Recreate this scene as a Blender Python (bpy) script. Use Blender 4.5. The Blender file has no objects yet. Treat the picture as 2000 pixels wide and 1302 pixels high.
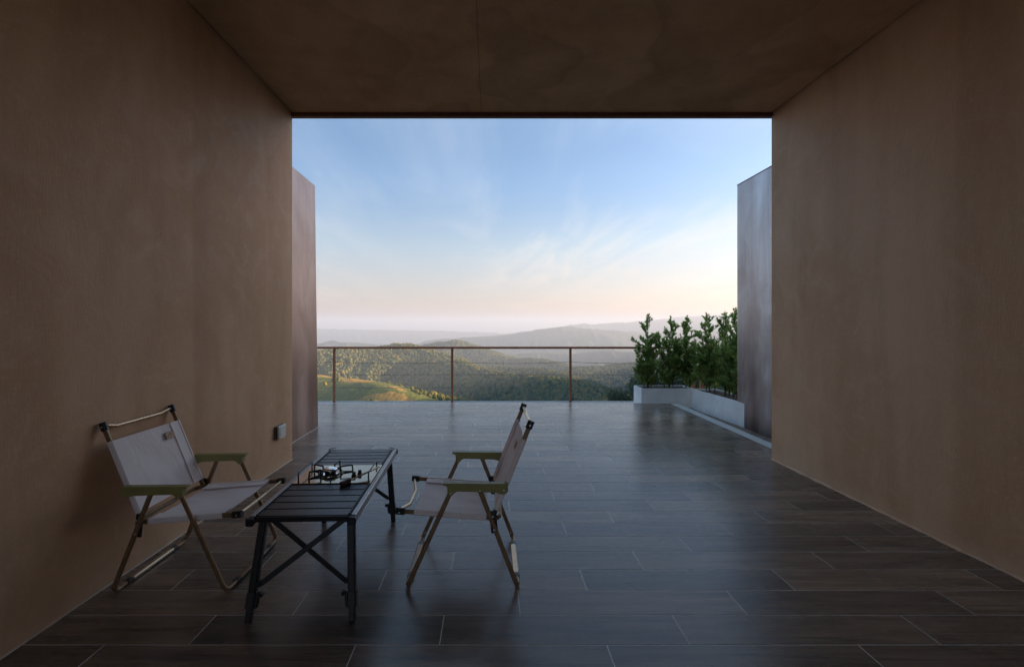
import bpy, bmesh, math, random
import numpy as np
from mathutils import Vector, Matrix

random.seed(7)
RNG = np.random.default_rng(11)
SC = bpy.context.scene
COL = SC.collection
R = math.radians

# ------------------------------------------------------------------ camera
CAM_H = 1.2
cam_d = bpy.data.cameras.new('camera')
cam = bpy.data.objects.new('camera', cam_d)
COL.objects.link(cam)
cam.location = (0, 0, CAM_H)
cam.rotation_euler = (R(90), 0, 0)
cam_d.sensor_width = 36
cam_d.lens = 15.48
cam_d.shift_x = 0.021
cam_d.shift_y = -0.0095
cam_d.clip_start = 0.05
cam_d.clip_end = 90000
SC.camera = cam

# ------------------------------------------------------------------ sky, sun, exposure
SUN_EL, SUN_AZ = 9.5, 76.0
w = bpy.data.worlds.new('World')
SC.world = w
w.use_nodes = True
nt = w.node_tree
N = nt.nodes
L = nt.links
bg = N['Background']
bg.inputs[1].default_value = 0.1
sky = N.new('ShaderNodeTexSky')
sky.sky_type = 'NISHITA'
sky.sun_disc = False
sky.sun_elevation = R(SUN_EL)
sky.sun_rotation = R(SUN_AZ)
sky.air_density = 1.0
sky.dust_density = 2.4
sky.ozone_density = 1.5
sky.altitude = 900
tc = N.new('ShaderNodeTexCoord')
sep = N.new('ShaderNodeSeparateXYZ')
L.new(tc.outputs['Generated'], sep.inputs[0])


def mth(tree, op, a, b=None, c=None, clamp=False):
    n = tree.nodes.new('ShaderNodeMath')
    n.operation = op
    n.use_clamp = clamp
    for i, v in enumerate((a, b, c)):
        if v is None:
            continue
        if isinstance(v, (int, float)):
            n.inputs[i].default_value = v
        else:
            tree.links.new(v, n.inputs[i])
    return n.outputs[0]


def ramp(tree, fac, stops, interp='LINEAR'):
    n = tree.nodes.new('ShaderNodeValToRGB')
    n.color_ramp.interpolation = interp
    els = n.color_ramp.elements
    while len(els) < len(stops):
        els.new(0.5)
    for e, (p, c) in zip(els, stops):
        e.position = p
        e.color = (*c, 1) if len(c) == 3 else c
    if fac is not None:
        tree.links.new(fac, n.inputs[0])
    return n.outputs[0]


def mixc(tree, fac, a, b, blend='MIX'):
    n = tree.nodes.new('ShaderNodeMix')
    n.data_type = 'RGBA'
    n.blend_type = blend
    for sock, v in ((n.inputs[0], fac), (n.inputs[6], a), (n.inputs[7], b)):
        if isinstance(v, (int, float)):
            sock.default_value = v
        elif isinstance(v, tuple):
            sock.default_value = (*v, 1)
        else:
            tree.links.new(v, sock)
    return n.outputs[2]


def noise(tree, vec, scale, detail=4, rough=0.55, dist=0.0):
    n = tree.nodes.new('ShaderNodeTexNoise')
    n.inputs['Scale'].default_value = scale
    n.inputs['Detail'].default_value = detail
    n.inputs['Roughness'].default_value = rough
    n.inputs['Distortion'].default_value = dist
    if vec is not None:
        tree.links.new(vec, n.inputs['Vector'])
    return n.outputs['Fac']


def mapping(tree, vec, scale=(1, 1, 1), rot=(0, 0, 0), loc=(0, 0, 0)):
    n = tree.nodes.new('ShaderNodeMapping')
    n.inputs['Scale'].default_value = scale
    n.inputs['Rotation'].default_value = rot
    n.inputs['Location'].default_value = loc
    tree.links.new(vec, n.inputs['Vector'])
    return n.outputs[0]


z = mth(nt, 'MAXIMUM', sep.outputs[2], 0.0)
# clear morning sky: blue overhead, pale then peach towards the horizon (units of 1/0.1)
SKY_GAIN = 2.2
GRAD = ramp(nt, z, [(0.0, (0.08, 0.06, 0.16)), (0.05, (0.10, 0.06, 0.11)), (0.11, (0.15, 0.11, 0.10)),
                    (0.17, (0.13, 0.12, 0.10)), (0.25, (0.03, 0.04, 0.05)), (0.36, (0.0, 0.01, 0.02)), (0.48, (0.04, 0.06, 0.04)), (0.7, (0.11, 0.18, 0.17)), (1.0, (0.16, 0.27, 0.30))])
TINT = ramp(nt, z, [(0.0, (0.55, 0.43, 0.46)), (0.10, (0.56, 0.475, 0.49)), (0.18, (0.58, 0.55, 0.57)), (0.30, (0.60, 0.635, 0.71)), (0.6, (0.72, 0.74, 0.82))])
gv = N.new('ShaderNodeVectorMath')
gv.operation = 'SCALE'
L.new(GRAD, gv.inputs[0])
gv.inputs['Scale'].default_value = SKY_GAIN
# thin cirrus on a flat layer far overhead
zz = mth(nt, 'ADD', z, 0.06)
cx = mth(nt, 'DIVIDE', sep.outputs[0], zz)
cy = mth(nt, 'DIVIDE', sep.outputs[1], zz)
comb = N.new('ShaderNodeCombineXYZ')
L.new(cx, comb.inputs[0])
L.new(cy, comb.inputs[1])
c1 = noise(nt, mapping(nt, comb.outputs[0], (1.1, 0.26, 1), (0, 0, R(-14)), (3.1, 1.7, 0)), 1.6, 7, 0.6, 0.7)
c2 = noise(nt, mapping(nt, comb.outputs[0], (0.22, 0.10, 1), (0, 0, R(20)), (7.4, 0.3, 0)), 1.1, 3, 0.5, 0.3)
cl = mth(nt, 'MULTIPLY', ramp(nt, c1, [(0.43, (0, 0, 0)), (0.70, (1, 1, 1))]), ramp(nt, c2, [(0.38, (0, 0, 0)), (0.58, (1, 1, 1))]))
clz = ramp(nt, z, [(0.02, (0, 0, 0)), (0.10, (1, 1, 1)), (0.22, (0.95,) * 3), (0.34, (0.38,) * 3), (0.6, (0.3,) * 3)])
cl = mth(nt, 'MULTIPLY', cl, clz)
cl = mth(nt, 'MULTIPLY', cl, 0.8)
nis = mixc(nt, 1.0, mixc(nt, 1.0, sky.outputs[0], TINT, 'MULTIPLY'), gv.outputs[0], 'ADD')
cloudc = N.new('ShaderNodeVectorMath')
cloudc.operation = 'SCALE'
L.new(ramp(nt, z, [(0.05, (0.78, 0.66, 0.58)), (0.16, (0.86, 0.82, 0.76)), (0.32, (0.62, 0.72, 0.82))]), cloudc.inputs[0])
cloudc.inputs['Scale'].default_value = 3.0
L.new(mixc(nt, cl, nis, cloudc.outputs[0]), bg.inputs[0])

sun_d = bpy.data.lights.new('sun', 'SUN')
sun_d.energy = 5.0
sun_d.angle = R(0.53)
sun_d.color = (1.0, 0.70, 0.38)
sun = bpy.data.objects.new('sun', sun_d)
COL.objects.link(sun)
sd = Vector((math.sin(R(SUN_AZ)) * math.cos(R(SUN_EL)), math.cos(R(SUN_AZ)) * math.cos(R(SUN_EL)), math.sin(R(SUN_EL))))
sun.rotation_euler = sd.to_track_quat('Z', 'Y').to_euler()
sun.location = sd * 50

SC.view_settings.view_transform = 'Standard'
SC.view_settings.look = 'None'
SC.view_settings.gamma = 1
SC.view_settings.exposure = 2.03
SC.render.engine = 'CYCLES'
cy_ = SC.cycles
cy_.use_denoising = True
cy_.max_bounces = 10
cy_.diffuse_bounces = 8
cy_.glossy_bounces = 4
cy_.transmission_bounces = 4
cy_.volume_bounces = 1
cy_.sample_clamp_indirect = 8


# ------------------------------------------------------------------ materials
def new_mat(name):
    m = bpy.data.materials.new(name)
    m.use_nodes = True
    t = m.node_tree
    return m, t, t.nodes['Principled BSDF']


def bump(t, h, strength, dist, b, normal=None):
    n = t.nodes.new('ShaderNodeBump')
    n.inputs['Strength'].default_value = strength
    n.inputs['Distance'].default_value = dist
    t.links.new(h, n.inputs['Height'])
    if normal is not None:
        t.links.new(normal, n.inputs['Normal'])
    t.links.new(n.outputs[0], b.inputs['Normal'])
    return n.outputs[0]


def objco(t):
    n = t.nodes.new('ShaderNodeTexCoord')
    return n.outputs['Object']


def wco(t):
    n = t.nodes.new('ShaderNodeNewGeometry')
    return n.outputs['Position']


def orand(t):
    return t.nodes.new('ShaderNodeObjectInfo').outputs['Random']


def simple(name, col, rough=0.5, metal=0.0, var=0.15, scale=30, bmp=0.0, spec=0.5):
    m, t, b = new_mat(name)
    c = objco(t)
    n1 = noise(t, c, scale, 5, 0.6)
    dark = tuple(x * (1 - var) for x in col)
    lite = tuple(min(1, x * (1 + var)) for x in col)
    t.links.new(ramp(t, n1, [(0.3, dark), (0.7, lite)]), b.inputs['Base Color'])
    b.inputs['Metallic'].default_value = metal
    b.inputs['Specular IOR Level'].default_value = spec
    rr = ramp(t, noise(t, c, scale * 2.3, 3, 0.5), [(0.3, (rough * 0.85,) * 3), (0.7, (min(1, rough * 1.15),) * 3)])
    t.links.new(rr, b.inputs['Roughness'])
    if bmp:
        bump(t, noise(t, c, scale * 6, 3, 0.6), bmp, 0.002, b)
    return m


def plaster(name, base, light, dark, rough=0.62):
    """trowelled and brushed cement render"""
    m, t, b = new_mat(name)
    p = wco(t)
    big = noise(t, mapping(t, p, (1, 1.0, 0.55)), 1.3, 4, 0.55, 0.4)
    streak = noise(t, mapping(t, p, (3.0, 3.0, 0.45)), 1.3, 6, 0.6, 0.6)
    arcs = noise(t, mapping(t, p, (1, 1, 1), (0.5, 0.3, 0.2)), 3.4, 6, 0.7, 1.8)
    weave = noise(t, mapping(t, p, (130, 130, 26)), 1.0, 3, 0.6)
    weave2 = noise(t, mapping(t, p, (70, 30, 130), (0.6, 0.5, 0.4)), 1.0, 2, 0.6)
    c = mixc(t, ramp(t, big, [(0.35, (0, 0, 0)), (0.68, (1, 1, 1))]), base, light)
    c = mixc(t, ramp(t, streak, [(0.46, (0, 0, 0)), (0.80, (0.40,) * 3)]), c, dark)
    c = mixc(t, ramp(t, arcs, [(0.52, (0, 0, 0)), (0.75, (0.5,) * 3)]), c, light)
    band = noise(t, mapping(t, p, (0.9, 0.9, 0.02)), 1.0, 2, 0.5)
    c = mixc(t, ramp(t, band, [(0.50, (0, 0, 0)), (0.515, (0.28,) * 3), (0.68, (0, 0, 0))]), c, dark)
    fib = mth(t, 'MULTIPLY', weave, weave2)
    c = mixc(t, ramp(t, fib, [(0.26, (0, 0, 0)), (0.50, (0.18,) * 3)]), c, tuple(min(1, x * 1.6) for x in light))
    sx = t.nodes.new('ShaderNodeSeparateXYZ')
    t.links.new(p, sx.inputs[0])
    foot = mth(t, 'SUBTRACT', mth(t, 'ADD', 0.02, mth(t, 'MULTIPLY', noise(t, p, 9, 5, 0.7), 0.16)), sx.outputs[2])
    foot = mth(t, 'MULTIPLY', foot, 9.0, clamp=True)
    c = mixc(t, mth(t, 'MULTIPLY', foot, 0.5), c, tuple(x * 0.95 + 0.03 for x in light))
    t.links.new(c, b.inputs['Base Color'])
    t.links.new(ramp(t, arcs, [(0.3, (rough + 0.08,) * 3), (0.7, (rough - 0.12,) * 3)]), b.inputs['Roughness'])
    b.inputs['Specular IOR Level'].default_value = 0.35
    h = mth(t, 'ADD', mth(t, 'MULTIPLY', weave, 0.6), mth(t, 'MULTIPLY', arcs, 1.2))
    bump(t, h, 0.35, 0.004, b)
    return m


M = {}
M['plaster'] = plaster('brown_plaster', (0.53, 0.31, 0.172), (0.66, 0.43, 0.275), (0.36, 0.195, 0.103))
M['ceil'] = plaster('ceiling_plaster', (0.52, 0.315, 0.17), (0.66, 0.43, 0.26), (0.29, 0.165, 0.085), 0.7)
M['trim'] = simple('maroon_metal', (0.20, 0.09, 0.07), 0.45, 0.3)
M['seal'] = simple('cream_sealant', (0.55, 0.45, 0.34), 0.7)
M['grout'] = simple('grout', (0.66, 0.61, 0.56), 0.32, var=0.2, scale=8, spec=0.85)
M['edge'] = simple('pale_edge_trim', (0.62, 0.62, 0.60), 0.4, var=0.06)
M['dark'] = simple('gap_shade_black', (0.03, 0.025, 0.02), 0.9)  # near-black roof: shade of the ceiling gap is put into its colour


def tile_mat():
    m, t, b = new_mat('wood_look_tile')
    oc = objco(t)
    r = orand(t)
    va = t.nodes.new('ShaderNodeVectorMath')
    va.operation = 'ADD'
    cmb = t.nodes.new('ShaderNodeCombineXYZ')
    t.links.new(mth(t, 'MULTIPLY', r, 37.0), cmb.inputs[0])
    t.links.new(mth(t, 'MULTIPLY', r, 91.0), cmb.inputs[1])
    t.links.new(oc, va.inputs[0])
    t.links.new(cmb.outputs[0], va.inputs[1])
    v = va.outputs[0]
    grain = noise(t, mapping(t, v, (2.2, 46, 1)), 1.0, 6, 0.62, 0.5)
    fine = noise(t, mapping(t, v, (6, 210, 1)), 1.0, 3, 0.6, 0.2)
    band = noise(t, mapping(t, v, (1.1, 9, 1)), 1.0, 4, 0.55, 1.0)
    c = ramp(t, band, [(0.28, (0.105, 0.078, 0.058)), (0.5, (0.215, 0.155, 0.110)), (0.75, (0.30, 0.222, 0.158))])
    c = mixc(t, ramp(t, grain, [(0.45, (0, 0, 0)), (0.70, (0.85,) * 3)]), c, (0.055, 0.044, 0.037))
    c = mixc(t, ramp(t, fine, [(0.5, (0, 0, 0)), (0.75, (0.5,) * 3)]), c, (0.22, 0.18, 0.145))
    tint = ramp(t, r, [(0.0, (0.60, 0.61, 0.64)), (0.3, (1, 1, 1)), (0.6, (0.78, 0.78, 0.79)), (0.85, (1.1, 1.07, 1.04)), (1.0, (1.32, 1.25, 1.18))])
    c = mixc(t, 1.0, c, tint, 'MULTIPLY')
    t.links.new(c, b.inputs['Base Color'])
    cl_ = noise(t, mapping(t, wco(t), (1.2, 1.2, 1)), 1.3, 4, 0.6)
    ro = mth(t, 'ADD', mth(t, 'MULTIPLY', grain, 0.10), mth(t, 'MULTIPLY', cl_, 0.14))
    t.links.new(mth(t, 'ADD', ro, 0.15), b.inputs['Roughness'])
    b.inputs['Specular IOR Level'].default_value = 0.65
    h = mth(t, 'ADD', grain, mth(t, 'MULTIPLY', fine, 0.5))
    bump(t, h, 0.12, 0.0010, b)
    return m


M['tile'] = tile_mat()


def steel_mat(name, seed, a, b_, c_, metal=0.75, rust=(0.13, 0.07, 0.055)):
    """weathered steel sheet with vertical run marks"""
    m, t, b = new_mat(name)
    p = wco(t)
    st = noise(t, mapping(t, p, (1, 2.6, 0.3), loc=(seed, seed * 1.7, 0)), 1.0, 6, 0.6, 0.3)
    fi = noise(t, mapping(t, p, (1, 60, 3.0), loc=(seed, 0, 0)), 1.0, 4, 0.65)
    sp = noise(t, p, 85, 3, 0.7)
    cloud = noise(t, mapping(t, p, (1, 1.6, 0.9), loc=(seed, 0, 3)), 1.5, 4, 0.6, 0.6)
    c = ramp(t, st, [(0.32, a), (0.52, b_), (0.72, c_)])
    c = mixc(t, ramp(t, cloud, [(0.42, (0, 0, 0)), (0.7, (0.7,) * 3)]), c, a)
    c = mixc(t, ramp(t, fi, [(0.5, (0, 0, 0)), (0.8, (0.22,) * 3)]), c, c_)
    sx = t.nodes.new('ShaderNodeSeparateXYZ')
    t.links.new(p, sx.inputs[0])
    low = mth(t, 'MULTIPLY', mth(t, 'SUBTRACT', mth(t, 'ADD', 1.75, mth(t, 'MULTIPLY', cloud, 1.2)), sx.outputs[2]), 0.42, clamp=True)
    low = mth(t, 'MULTIPLY', low, ramp(t, st, [(0.3, (1, 1, 1)), (0.75, (0.45,) * 3)]))
    c = mixc(t, low, c, rust)  # browner low down: rust plus the sky-reflection gradient put into the colour
    c = mixc(t, ramp(t, sp, [(0.58, (0, 0, 0)), (0.75, (0.6,) * 3)]), c, tuple(x * 0.5 for x in a))
    t.links.new(c, b.inputs['Base Color'])
    b.inputs['Metallic'].default_value = metal
    ro = mth(t, 'ADD', mth(t, 'MULTIPLY', st, 0.28), mth(t, 'MULTIPLY', sp, 0.14))
    t.links.new(mth(t, 'ADD', ro, 0.22), b.inputs['Roughness'])
    bump(t, mth(t, 'ADD', sp, mth(t, 'MULTIPLY', fi, 0.7)), 0.25, 0.002, b)
    return m


M['steel_l'] = steel_mat('rusty_steel', 2.0, (0.42, 0.27, 0.22), (0.54, 0.39, 0.34), (0.62, 0.49, 0.45), 0.7)
M['steel_r'] = steel_mat('dark_steel', 5.0, (0.36, 0.33, 0.33), (0.54, 0.54, 0.57), (0.74, 0.77, 0.82), 0.9)
M['rust'] = simple('rust_paint', (0.33, 0.125, 0.06), 0.5, 0.1, 0.25, 40)
M['cable'] = simple('cable_steel', (0.16, 0.16, 0.16), 0.4, 0.8)
M['white_conc'] = simple('pale_concrete', (0.74, 0.75, 0.75), 0.75, 0, 0.12, 5, 0.15)
M['gutter'] = simple('gutter_concrete', (0.42, 0.40, 0.37), 0.75, 0, 0.3, 6, 0.2)
M['grate'] = simple('gutter_band', (0.22, 0.17, 0.13), 0.7, 0, 0.35, 9, 0.2)
M['soil'] = simple('soil', (0.05, 0.028, 0.016), 0.95, 0, 0.5, 60, 0.9)
M['bark'] = simple('bark', (0.09, 0.055, 0.035), 0.85, 0, 0.35, 60, 0.6)
M['slab'] = simple('slab_concrete', (0.32, 0.31, 0.30), 0.85, 0, 0.2, 4, 0.2)
# furniture
M['frame'] = simple('brown_tube', (0.24, 0.145, 0.075), 0.36, 0.35, 0.22, 35)
M['bar'] = simple('tan_aluminium', (0.58, 0.42, 0.27), 0.3, 0.8, 0.06)
M['bare'] = simple('bare_aluminium', (0.72, 0.72, 0.72), 0.35, 0.85, 0.06)
M['olive'] = simple('olive_plastic', (0.26, 0.24, 0.08), 0.45, 0, 0.10, 20, 0.1)
M['black'] = simple('black_plastic', (0.012, 0.013, 0.015), 0.42, 0, 0.2)
M['blackm'] = simple('black_aluminium', (0.013, 0.014, 0.017), 0.36, 0.3, 0.12, 60)
M['rail_grey'] = simple('grey_aluminium', (0.34, 0.32, 0.31), 0.42, 0.75, 0.08)
M['bolt'] = simple('bolt_steel', (0.7, 0.7, 0.7), 0.25, 1.0, 0.05)
M['leather'] = simple('tan_leather', (0.50, 0.28, 0.16), 0.6, 0, 0.15, 90, 0.3)
M['print'] = simple('patch_print', (0.17, 0.15, 0.10), 0.6)
M['edge_dark'] = simple('patch_edge', (0.05, 0.035, 0.03), 0.7)
M['bronze'] = simple('bronze_plate', (0.46, 0.36, 0.24), 0.13, 1.0, 0.04, 12)
M['chrome'] = simple('chrome', (0.86, 0.87, 0.88), 0.08, 1.0, 0.02)
M['iron'] = simple('black_iron', (0.014, 0.014, 0.015), 0.45, 0.2)
M['brown_head'] = simple('brown_plastic', (0.075, 0.035, 0.025), 0.4)
M['box_grey'] = simple('outlet_body', (0.10, 0.09, 0.08), 0.4)
M['cover'] = simple('outlet_cover', (0.58, 0.58, 0.55), 0.3, 0, 0.08)


def fabric_mat():
    m, t, b = new_mat('beige_canvas')
    c = objco(t)
    wv = noise(t, mapping(t, c, (1, 1, 1)), 420, 2, 0.6)
    cr = noise(t, mapping(t, c, (3, 9, 6)), 1.2, 4, 0.6, 0.8)
    t.links.new(ramp(t, wv, [(0.3, (0.78, 0.69, 0.67)), (0.7, (0.88, 0.79, 0.77))]), b.inputs['Base Color'])
    b.inputs['Roughness'].default_value = 0.9
    b.inputs['Sheen Weight'].default_value = 0.15
    n1 = bump(t, cr, 0.35, 0.02, b)
    bump(t, wv, 0.25, 0.001, b, n1)
    return m


M['fabric'] = fabric_mat()
M['seam'] = simple('canvas_hem', (0.85, 0.76, 0.74), 0.9, 0, 0.06, 200, 0.2)


def leaf_mat(name, c1, c2, c3, rough=0.38, trans=0.25, bumpy=False):
    m, t, b = new_mat(name)
    g = t.nodes.new('ShaderNodeNewGeometry')
    isl = g.outputs['Random Per Island']
    t.links.new(ramp(t, isl, [(0.0, c1), (0.55, c2), (1.0, c3)]), b.inputs['Base Color'])
    b.inputs['Roughness'].default_value = rough
    tr = t.nodes.new('ShaderNodeBsdfTranslucent')
    t.links.new(ramp(t, isl, [(0.0, tuple(x * 1.3 for x in c2)), (1.0, tuple(x * 1.6 for x in c3))]), tr.inputs['Color'])
    mx = t.nodes.new('ShaderNodeMixShader')
    mx.inputs[0].default_value = trans
    t.links.new(b.outputs[0], mx.inputs[1])
    t.links.new(tr.outputs[0], mx.inputs[2])
    t.links.new(mx.outputs[0], t.nodes['Material Output'].inputs['Surface'])
    return m


M['leaf'] = leaf_mat('shrub_leaf', (0.09, 0.17, 0.05), (0.16, 0.27, 0.075), (0.30, 0.36, 0.10), 0.32, 0.5)
M['tleaf'] = leaf_mat('tree_leaf', (0.030, 0.055, 0.022), (0.045, 0.075, 0.027), (0.075, 0.10, 0.03), 0.6)
M['yleaf'] = leaf_mat('bush_leaf', (0.08, 0.09, 0.02), (0.14, 0.13, 0.025), (0.22, 0.19, 0.03), 0.6)

# ------------------------------------------------------------------ mesh helpers


class MB:
    """collects shapes and links them as one mesh object"""

    def __init__(self):
        self.v, self.f, self.smooth = [], [], []

    def add(self, vs, fs, smooth=False):
        o = len(self.v)
        self.v += [tuple(p) for p in vs]
        self.f += [tuple(i + o for i in f) for f in fs]
        self.smooth += [smooth] * len(fs)
        return self

    def box(self, lo, hi, ch=0.0):
        (a, b, c), (d, e, f) = lo, hi
        if ch <= 0:
            vs = [(a, b, c), (d, b, c), (d, e, c), (a, e, c), (a, b, f), (d, b, f), (d, e, f), (a, e, f)]
            fs = [(0, 3, 2, 1), (4, 5, 6, 7), (0, 1, 5, 4), (1, 2, 6, 5), (2, 3, 7, 6), (3, 0, 4, 7)]
            return self.add(vs, fs)
        bm = bmesh.new()
        bmesh.ops.create_cube(bm, size=1)
        for v in bm.verts:
            v.co = Vector(((a + d) / 2 + v.co.x * (d - a), (b + e) / 2 + v.co.y * (e - b), (c + f) / 2 + v.co.z * (f - c)))
        bmesh.ops.bevel(bm, geom=bm.edges[:], offset=ch, segments=1, affect='EDGES', profile=0.5)
        return self.bm(bm)

    def bm(self, bm, smooth=False):
        bm.verts.ensure_lookup_table()
        vs = [v.co[:] for v in bm.verts]
        fs = [[v.index for v in f.verts] for f in bm.faces]
        bm.free()
        return self.add(vs, fs, smooth)

    def sweep(self, pts, prof, up=(0, 0, 1), closed=False, smooth=False, cap=True):
        """sweep a closed 2-D profile (u along side, v along up) along points"""
        pts = [Vector(p) for p in pts]
        n = len(pts)
        up = Vector(up)
        vs, k = [], len(prof)
        side_prev = None
        for i, p in enumerate(pts):
            if closed:
                a, b = pts[i - 1], pts[(i + 1) % n]
            else:
                a, b = pts[max(i - 1, 0)], pts[min(i + 1, n - 1)]
            t = (b - a).normalized()
            s = t.cross(up)
            if s.length < 1e-4:
                s = side_prev if side_prev is not None else t.orthogonal()
            s = (s - t * s.dot(t)).normalized()
            if side_prev is not None and s.dot(side_prev) < 0:
                s = -s
            side_prev = s
            u = s.cross(t)
            if i > 0 and i < n - 1 or closed:
                d1, d2 = (p - a).normalized(), (b - p).normalized()
                cosb = max(0.35, math.sqrt(max(0.0, (1 + d1.dot(d2)) / 2)))
                mit = 1 / cosb
                bend = (d2 - d1)
                bend = bend.normalized() if bend.length > 1e-5 else None
            else:
                mit, bend = 1, None
            for (x, y) in prof:
                off = s * x + u * y
                if bend is not None:
                    off = off + bend * off.dot(bend) * (mit - 1)
                vs.append(p + off)
        fs = []
        rng = n if closed else n - 1
        for i in range(rng):
            j = (i + 1) % n
            for q in range(k):
                q2 = (q + 1) % k
                fs.append((i * k + q, i * k + q2, j * k + q2, j * k + q))
        if cap and not closed:
            fs.append(tuple(range(k))[::-1])
            fs.append(tuple((n - 1) * k + q for q in range(k)))
        return self.add(vs, fs, smooth)

    def tube(self, pts, r, seg=10, smooth=True, closed=False):
        prof = [(r * math.cos(2 * math.pi * i / seg), r * math.sin(2 * math.pi * i / seg)) for i in range(seg)]
        return self.sweep(pts, prof, (0.13, 0.21, 0.97), closed, smooth)

    def bar(self, a, b, wd, ht, up=(0, 0, 1), ch=0.002):
        return self.sweep([a, b], rect(wd, ht, ch), up)

    def lathe(self, prof, center, axis='Z', seg=20, smooth=True):
        vs, fs = [], []
        c = Vector(center)
        for (r, h) in prof:
            for i in range(seg):
                a = 2 * math.pi * i / seg
                if axis == 'Z':
                    vs.append(c + Vector((r * math.cos(a), r * math.sin(a), h)))
                elif axis == 'Y':
                    vs.append(c + Vector((r * math.cos(a), h, r * math.sin(a))))
                else:
                    vs.append(c + Vector((h, r * math.cos(a), r * math.sin(a))))
        for j in range(len(prof) - 1):
            for i in range(seg):
                i2 = (i + 1) % seg
                fs.append((j * seg + i, j * seg + i2, (j + 1) * seg + i2, (j + 1) * seg + i))
        fs.append(tuple(range(seg))[::-1])
        fs.append(tuple((len(prof) - 1) * seg + i for i in range(seg)))
        return self.add(vs, fs, smooth)

    def build(self, name, mat, parent=None, loc=None, fix=True, shade_angle=True):
        me = bpy.data.meshes.new(name)
        me.from_pydata(self.v, [], self.f)
        if fix:
            bm = bmesh.new()
            bm.from_mesh(me)
            bmesh.ops.recalc_face_normals(bm, faces=bm.faces[:])
            bm.to_mesh(me)
            bm.free()
        me.polygons.foreach_set('use_smooth', self.smooth)
        me.materials.append(mat)
        o = bpy.data.objects.new(name, me)
        COL.objects.link(o)
        if parent is not None:
            o.parent = parent
        if loc is not None:
            o.location = loc
        return o


def rect(wd, ht, ch=0.002):
    a, b = wd / 2, ht / 2
    if ch <= 0:
        return [(-a, -b), (a, -b), (a, b), (-a, b)]
    return [(-a + ch, -b), (a - ch, -b), (a, -b + ch), (a, b - ch), (a - ch, b), (-a + ch, b), (-a, b - ch), (-a, -b + ch)]


def fillet(pts, r, seg=6):
    pts = [Vector(p) for p in pts]
    out = [pts[0]]
    for i in range(1, len(pts) - 1):
        a, p, b = pts[i - 1], pts[i], pts[i + 1]
        d1, d2 = (a - p).normalized(), (b - p).normalized()
        ang = d1.angle(d2)
        tl = min(r / math.tan(ang / 2), (a - p).length * 0.49, (b - p).length * 0.49)
        p1, p2 = p + d1 * tl, p + d2 * tl
        for s in range(seg + 1):
            t = s / seg
            out.append(p1 * (1 - t) ** 2 + p * 2 * t * (1 - t) + p2 * t * t)
    out.append(pts[-1])
    return out


def thing(name, label, cat, loc=(0, 0, 0), rotz=0, group=None):
    o = bpy.data.objects.new(name, None)
    o.empty_display_size = 0.1
    COL.objects.link(o)
    o.location = loc
    o.rotation_euler = (0, 0, rotz)
    tag(o, label, cat, group)
    return o


def tag(o, label, cat, group=None):
    o['label'] = label
    o['category'] = cat
    if group:
        o['group'] = group


def structure(o):
    o['kind'] = 'structure'
    return o


def copy_tree(o, parent=None):
    c = o.copy()
    COL.objects.link(c)
    if parent is not None:
        c.parent = parent
    for ch in list(o.children):
        copy_tree(ch, c)
    return c


# ------------------------------------------------------------------ terrain
def vnoise(x, y, seed=0):
    xi, yi = np.floor(x).astype(np.int64), np.floor(y).astype(np.int64)
    xf, yf = x - xi, y - yi
    u, v = xf * xf * xf * (xf * (xf * 6 - 15) + 10), yf * yf * yf * (yf * (yf * 6 - 15) + 10)

    def h(a, b):
        n = (a * 374761393 + b * 668265263 + seed * 1442695041) & 0xffffffff
        n = ((n ^ (n >> 13)) * 1274126177) & 0xffffffff
        return ((n ^ (n >> 16)) & 0xffff) / 65535.0
    return (h(xi, yi) * (1 - u) + h(xi + 1, yi) * u) * (1 - v) + (h(xi, yi + 1) * (1 - u) + h(xi + 1, yi + 1) * u) * v


def fbm(x, y, sc, octv=4, seed=0, ridged=False):
    t, a, s = 0, 0.5, 1.0 / sc
    for i in range(octv):
        n = vnoise(x * s + 17.3 * i, y * s - 9.1 * i, seed + i)
        t = t + a * ((1 - abs(2 * n - 1)) if ridged else n)
        a *= 0.5
        s *= 2.03
    return t


def W(px, py, Y, dz=0.0):
    """crest point seen at a bearing and slope from the terrace, Y metres away"""
    return ((px - 958) / 860 * Y, Y, CAM_H - (py - 632) / 860 * Y - dz)


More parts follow.
